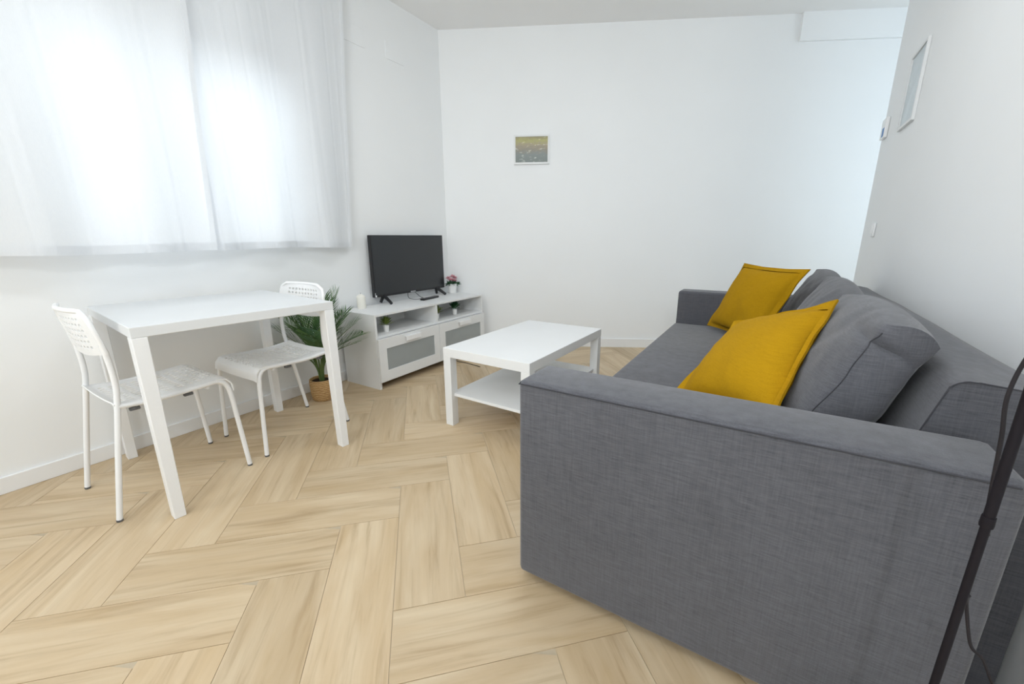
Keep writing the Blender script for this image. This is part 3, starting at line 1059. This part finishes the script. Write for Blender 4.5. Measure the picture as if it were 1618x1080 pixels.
for k, (az, ln, el, droop) in enumerate(fronds):
    h = Vector((math.cos(az), math.sin(az), 0))
    pts = []
    p = h * 0.010 + Vector((0, 0, 0.122))
    steps = 18
    for q in range(steps + 1):
        pts.append(p.copy())
        t = q / steps
        ang = 1.50 + (el - 1.50) * min(1, max(0, t - 0.10) * 2.2) - droop * 1.9 * max(0, t - 0.35)
        p = p + (h * math.cos(ang) + Vector((0, 0, math.sin(ang)))) * (ln / steps)
    for v in pts:
        if v.x < -0.165:
            v.x = -0.165 + (v.x + 0.165) * 0.1
        keep_clear(v)
    bm = bmesh.new()
    add_tube(bm, pts, [0.0062 * (1 - 0.88 * i / steps) for i in range(steps + 1)], 6)
    leaf = obj('frond', bm, M['stem'], pp, True)
    bm = bmesh.new()
    LN = 24
    for q in range(LN):
        t = 0.34 + 0.66 * q / (LN - 1)
        f = t * steps
        i = min(int(f), steps - 1)
        c_ = pts[i].lerp(pts[i + 1], f - i)
        d = (pts[i + 1] - pts[i])
        d = d.normalized() if d.length > 1e-6 else Vector((0, 0, 1))
        sd = d.cross(Vector((0, 0, 1)))
        sd = sd.normalized() if sd.length > 1e-3 else Vector((-h.y, h.x, 0))
        up = sd.cross(d).normalized()
        L = 0.165 * (math.sin(math.pi * (0.22 + 0.66 * q / (LN - 1))) ** 0.8) + 0.012
        for s in (-1, 1):
            dr = (d * 0.95 + sd * s * 0.72 + up * (0.22 + r_.uniform(-0.08, 0.08))).normalized()
            wv = dr.cross(up).normalized() * 0.0036
            a = c_
            b1 = keep_clear(c_ + dr * L * 0.45 + Vector((0, 0, 0.003)))
            e1 = keep_clear(c_ + dr * L - Vector((0, 0, 0.06 * L)))
            v = [bm.verts.new(a + wv * 0.4), bm.verts.new(b1 + wv), bm.verts.new(e1), bm.verts.new(b1 - wv), bm.verts.new(a - wv * 0.4)]
            bm.faces.new((v[0], v[1], v[3], v[4])); bm.faces.new((v[1], v[2], v[3]))
    lf = obj('leaflets', bm, M['palm'] if k % 3 else M['palm_b'], leaf)
    lf['kind'] = 'stuff'


# ------------------------------------------------------------------ curtains
def curtain(label, y0, y1, x, z0, z1, seed, amp, skew):
    t = thing('curtain', label, 'curtain', (x, (y0 + y1) / 2, z0), 0, 'white curtains over the window')
    n, mrows = 260, 30
    yc = (y0 + y1) / 2

    def pos(s, t_):
        y = y0 + (y1 - y0) * s
        f = 0.35 + 0.65 * t_                     # folds are tighter at the rod
        ph = y * 13 + seed
        d = amp * (0.55 * math.sin(ph + 0.5 * math.sin(y * 5 + seed)) + 0.45 * math.sin(ph * 0.43 + 1.3 + seed)) * (0.75 + 0.5 * t_)
        d += amp * 0.7 * noise.noise(Vector((y * 5 + seed, t_ * 1.6, seed)))
        # narrow pressed creases and a slow sway that widens towards the hem
        for m_ in range(3):
            q = (y * (3.1 + 1.3 * m_) + seed * (1 + m_) + 0.35 * t_) % 1.0
            d += 0.0016 * math.exp(-((q - 0.5) / 0.05) ** 2) * (1 if m_ % 2 else -1)
        d += 0.026 * math.sin(y * 17.0 + seed * 0.7) * (1 - t_) ** 1.6
        z = z0 + (z1 - z0) * t_ + 0.004 * math.sin(y * 7 + seed) * (1 - t_)
        yy = y + 0.010 * noise.noise(Vector((y * 3 + seed, t_ * 2.0, 5)))
        if s < 0.02 or s > 0.98:
            yy = y + 0.007 * noise.noise(Vector((seed, t_ * 4.0, 9)))
        yy -= skew * (1 - t_) * s                # the panel hangs a little narrower at the hem
        return Vector((d, yy - yc, z - z0))
    bm = bmesh.new()
    G = [[bm.verts.new(pos(i / n, j / mrows)) for j in range(mrows + 1)] for i in range(n + 1)]
    for i in range(n):
        for j in range(mrows):
            bm.faces.new((G[i][j], G[i + 1][j], G[i + 1][j + 1], G[i][j + 1]))
    obj('cloth', bm, M['curtain'], t, True)
    # doubled, stitched bottom hem in front of and behind the cloth
    bm = bmesh.new()
    hh = 0.038 / (z1 - z0)
    rows = []
    for (tt, off) in ((hh, 0.0008), (hh, 0.0032), (hh * 0.5, 0.0036), (-0.0005, 0.0032), (-0.0005, -0.0032), (hh, -0.0032), (hh, -0.0008)):
        rows.append([bm.verts.new(pos(i / n, max(tt, 0)) + Vector((off, 0, -0.001 if tt < 0 else 0))) for i in range(n + 1)])
    for a, b in zip(rows, rows[1:]):
        for i in range(n):
            bm.faces.new((a[i], a[i + 1], b[i + 1], b[i]))
    obj('hem', bm, M['curtain'], t, True)
    # side hem
    for s in (0.0, 1.0):
        bm = bmesh.new()
        w_ = 0.022 / (y1 - y0)
        sA, sB = (s, s + w_) if s == 0 else (s - w_, s)
        rows = []
        for (sv, off) in ((sA, 0.0012), (sA, 0.003), (sB, 0.003), (sB, 0.0012)):
            rows.append([bm.verts.new(pos(sv, hh + (1 - hh) * j / mrows) + Vector((off, 0, 0))) for j in range(mrows + 1)])
        for a, b in zip(rows, rows[1:]):
            for j in range(mrows):
                bm.faces.new((a[j], a[j + 1], b[j + 1], b[j]))
        obj('side_hem', bm, M['curtain'], t, True)
    return t


curtain('left white curtain panel over the window, its edge overlapping the other panel', -0.40, 1.080, -2.452, 0.968, 2.56, 0.7, 0.011, 0.06)
curtain('right white curtain panel over the window, ending beside the television', 1.03, 1.990, -2.500, 0.972, 2.56, 3.9, 0.011, 0.095)
rod = thing('curtain_rod', 'white curtain rod above the window holding both white panels', 'curtain rod', (-2.49, 0.8, 2.58))
obj('rail', tube([(0, -1.3, 0), (0, 0, 0), (0, 1.25, 0)], 0.010, 4, 10), M['white_metal'], rod, True)
for y in (-1.1, 1.1):
    obj('bracket', box(-0.11, 0.006, y - 0.010, y + 0.010, -0.016, 0.0, bevel=0.002, seg=1), M['white_metal'], rod)


# ------------------------------------------------------------------ things on the walls
# framed print on the back wall: local x runs along the wall, -y faces the room
ang = math.atan(SL)
pxm = -1.905
pf = thing('picture_frame', 'small white frame with a yellow and grey water picture on the back wall', 'picture', (pxm + NB.x * 0.001, yb(pxm) + NB.y * 0.001, 1.767), ang)
hw_, hh_ = 0.155, 0.118
bm = bmesh.new()
fw = 0.015
add_box(bm, -hw_, hw_, -0.018, 0, hh_ - fw, hh_)
add_box(bm, -hw_, hw_, -0.018, 0, -hh_, -hh_ + fw)
add_box(bm, -hw_, -hw_ + fw, -0.018, 0, -hh_ + fw, hh_ - fw)
add_box(bm, hw_ - fw, hw_, -0.018, 0, -hh_ + fw, hh_ - fw)
obj('frame', bm, M['white'], pf)
obj('print', box(-hw_ + fw, hw_ - fw, -0.011, -0.002, -hh_ + fw, hh_ - fw), M['print'], pf)['label'] = 'picture of rippled water with yellow reflections'

pw = thing('picture_frame', 'white frame with a pale bluish print high on the right wall', 'picture', (XR - 0.001, 3.150, 1.775), 0)
hw_, hh_, fw = 0.150, 0.185, 0.014
bm = bmesh.new()
add_box(bm, -0.013, 0, -hw_, hw_, hh_ - fw, hh_)
add_box(bm, -0.013, 0, -hw_, hw_, -hh_, -hh_ + fw)
add_box(bm, -0.013, 0, -hw_, -hw_ + fw, -hh_ + fw, hh_ - fw)
add_box(bm, -0.013, 0, hw_ - fw, hw_, -hh_ + fw, hh_ - fw)
obj('frame', bm, M['white'], pw)
obj('print', box(-0.006, -0.002, -hw_ + fw, hw_ - fw, -hh_ + fw, hh_ - fw), M['pale_print'], pw)['label'] = 'pale grey-blue print'

th_ = thing('thermostat', 'small white box with a blue label at the far end of the right wall', 'thermostat', (XR - 0.001, 3.72, 1.69), 0)
obj('housing', box(-0.020, 0, -0.060, 0.060, -0.060, 0.060, bevel=0.004), M['white_plastic'], th_, True)
obj('label_plate', box(-0.0215, -0.019, -0.052, 0.0, -0.052, 0.0), M['blue'], th_)['label'] = 'blue label'

sw = thing('light_switch', 'white light switch plate on the right wall above the sofa back', 'switch', (XR - 0.001, 3.45, 1.06), 0)
obj('plate', box(-0.010, 0, -0.042, 0.042, -0.042, 0.042, bevel=0.003), M['white_plastic'], sw, True)
obj('rocker', box(-0.015, -0.009, -0.026, 0.026, -0.026, 0.026, bevel=0.002), M['white_plastic'], sw, True)

g = 'flat white cover plates on the window wall'
for lab, ya, yb3 in (('flat white wall cover plate beside the right curtain edge', 2.02, 2.215), ('flat white wall cover plate nearest the room corner, high on the window wall', 2.40, 2.575)):
    wp = tag(obj('cover_plate', box(0, 0.004, -(yb3 - ya) / 2, (yb3 - ya) / 2, 0, 0.115, bevel=0.001, seg=1), M['wall'], loc=(XL, (ya + yb3) / 2, 2.31)), lab, 'cover plate', g)


# ------------------------------------------------------------------ floor lamp at the right edge
fl = thing('floor_lamp', 'slim black floor lamp at the right edge, in front of the near sofa arm', 'lamp', (0.29, 0.74, 0))
obj('base', lathe([(0, 0), (0.112, 0), (0.115, 0.004), (0.112, 0.016), (0.03, 0.022), (0.012, 0.030), (0, 0.030)], 32), M['lamp'], fl, True)
obj('pole', tube([(0, 0, 0.02), (0, 0, 0.35), (0, 0, 0.655)], 0.0052, 4, 14), M['lamp'], fl, True)
obj('upper_pole', tube([(0, 0, 0.645), (0, 0, 1.1), (0, 0, 1.52)], 0.0060, 4, 14), M['lamp'], fl, True)
obj('joint', lathe([(0, 0.640), (0.0070, 0.640), (0.0074, 0.644), (0.0070, 0.656), (0, 0.656)], 16), M['lamp'], fl, True)
obj('shade', lathe([(0.010, 1.50), (0.03, 1.505), (0.10, 1.60), (0.098, 1.60), (0.028, 1.510), (0.010, 1.506)], 28), M['shade'], fl, True)
obj('cord', tube([(0.013, 0.010, 0.95), (0.000, 0.028, 0.875), (-0.006, 0.030, 0.817), (0.000, 0.030, 0.760), (0.005, 0.030, 0.694), (0.008, 0.026, 0.645), (0.008, 0.010, 0.622)], 0.0026, 6, 8), M['cord'], fl, True)
obj('cord', tube([(0.010, 0.012, 0.52), (0.034, 0.074, 0.469), (0.046, 0.078, 0.420), (0.057, 0.080, 0.385), (0.072, 0.080, 0.371), (0.086, 0.080, 0.341), (0.098, 0.080, 0.31), (0.125, 0.07, 0.18), (0.15, 0.05, 0.06), (0.16, 0.02, 0.012)], 0.0024, 6, 8), M['cord'], fl, True)

# thin cable on the floor behind the coffee table
cb = obj('power_cable', tube([(-2.30, 2.66, 0.0026), (-2.24, 2.60, 0.0026), (-2.18, 2.572, 0.0026), (-2.09, 2.574, 0.0026), (-1.98, 2.558, 0.0026), (-1.92, 2.548, 0.0026)], 0.0026, 6, 6), M['cord'], None, True)
tag(cb, 'thin black cable lying on the floor by the TV bench, behind the coffee table', 'cable')
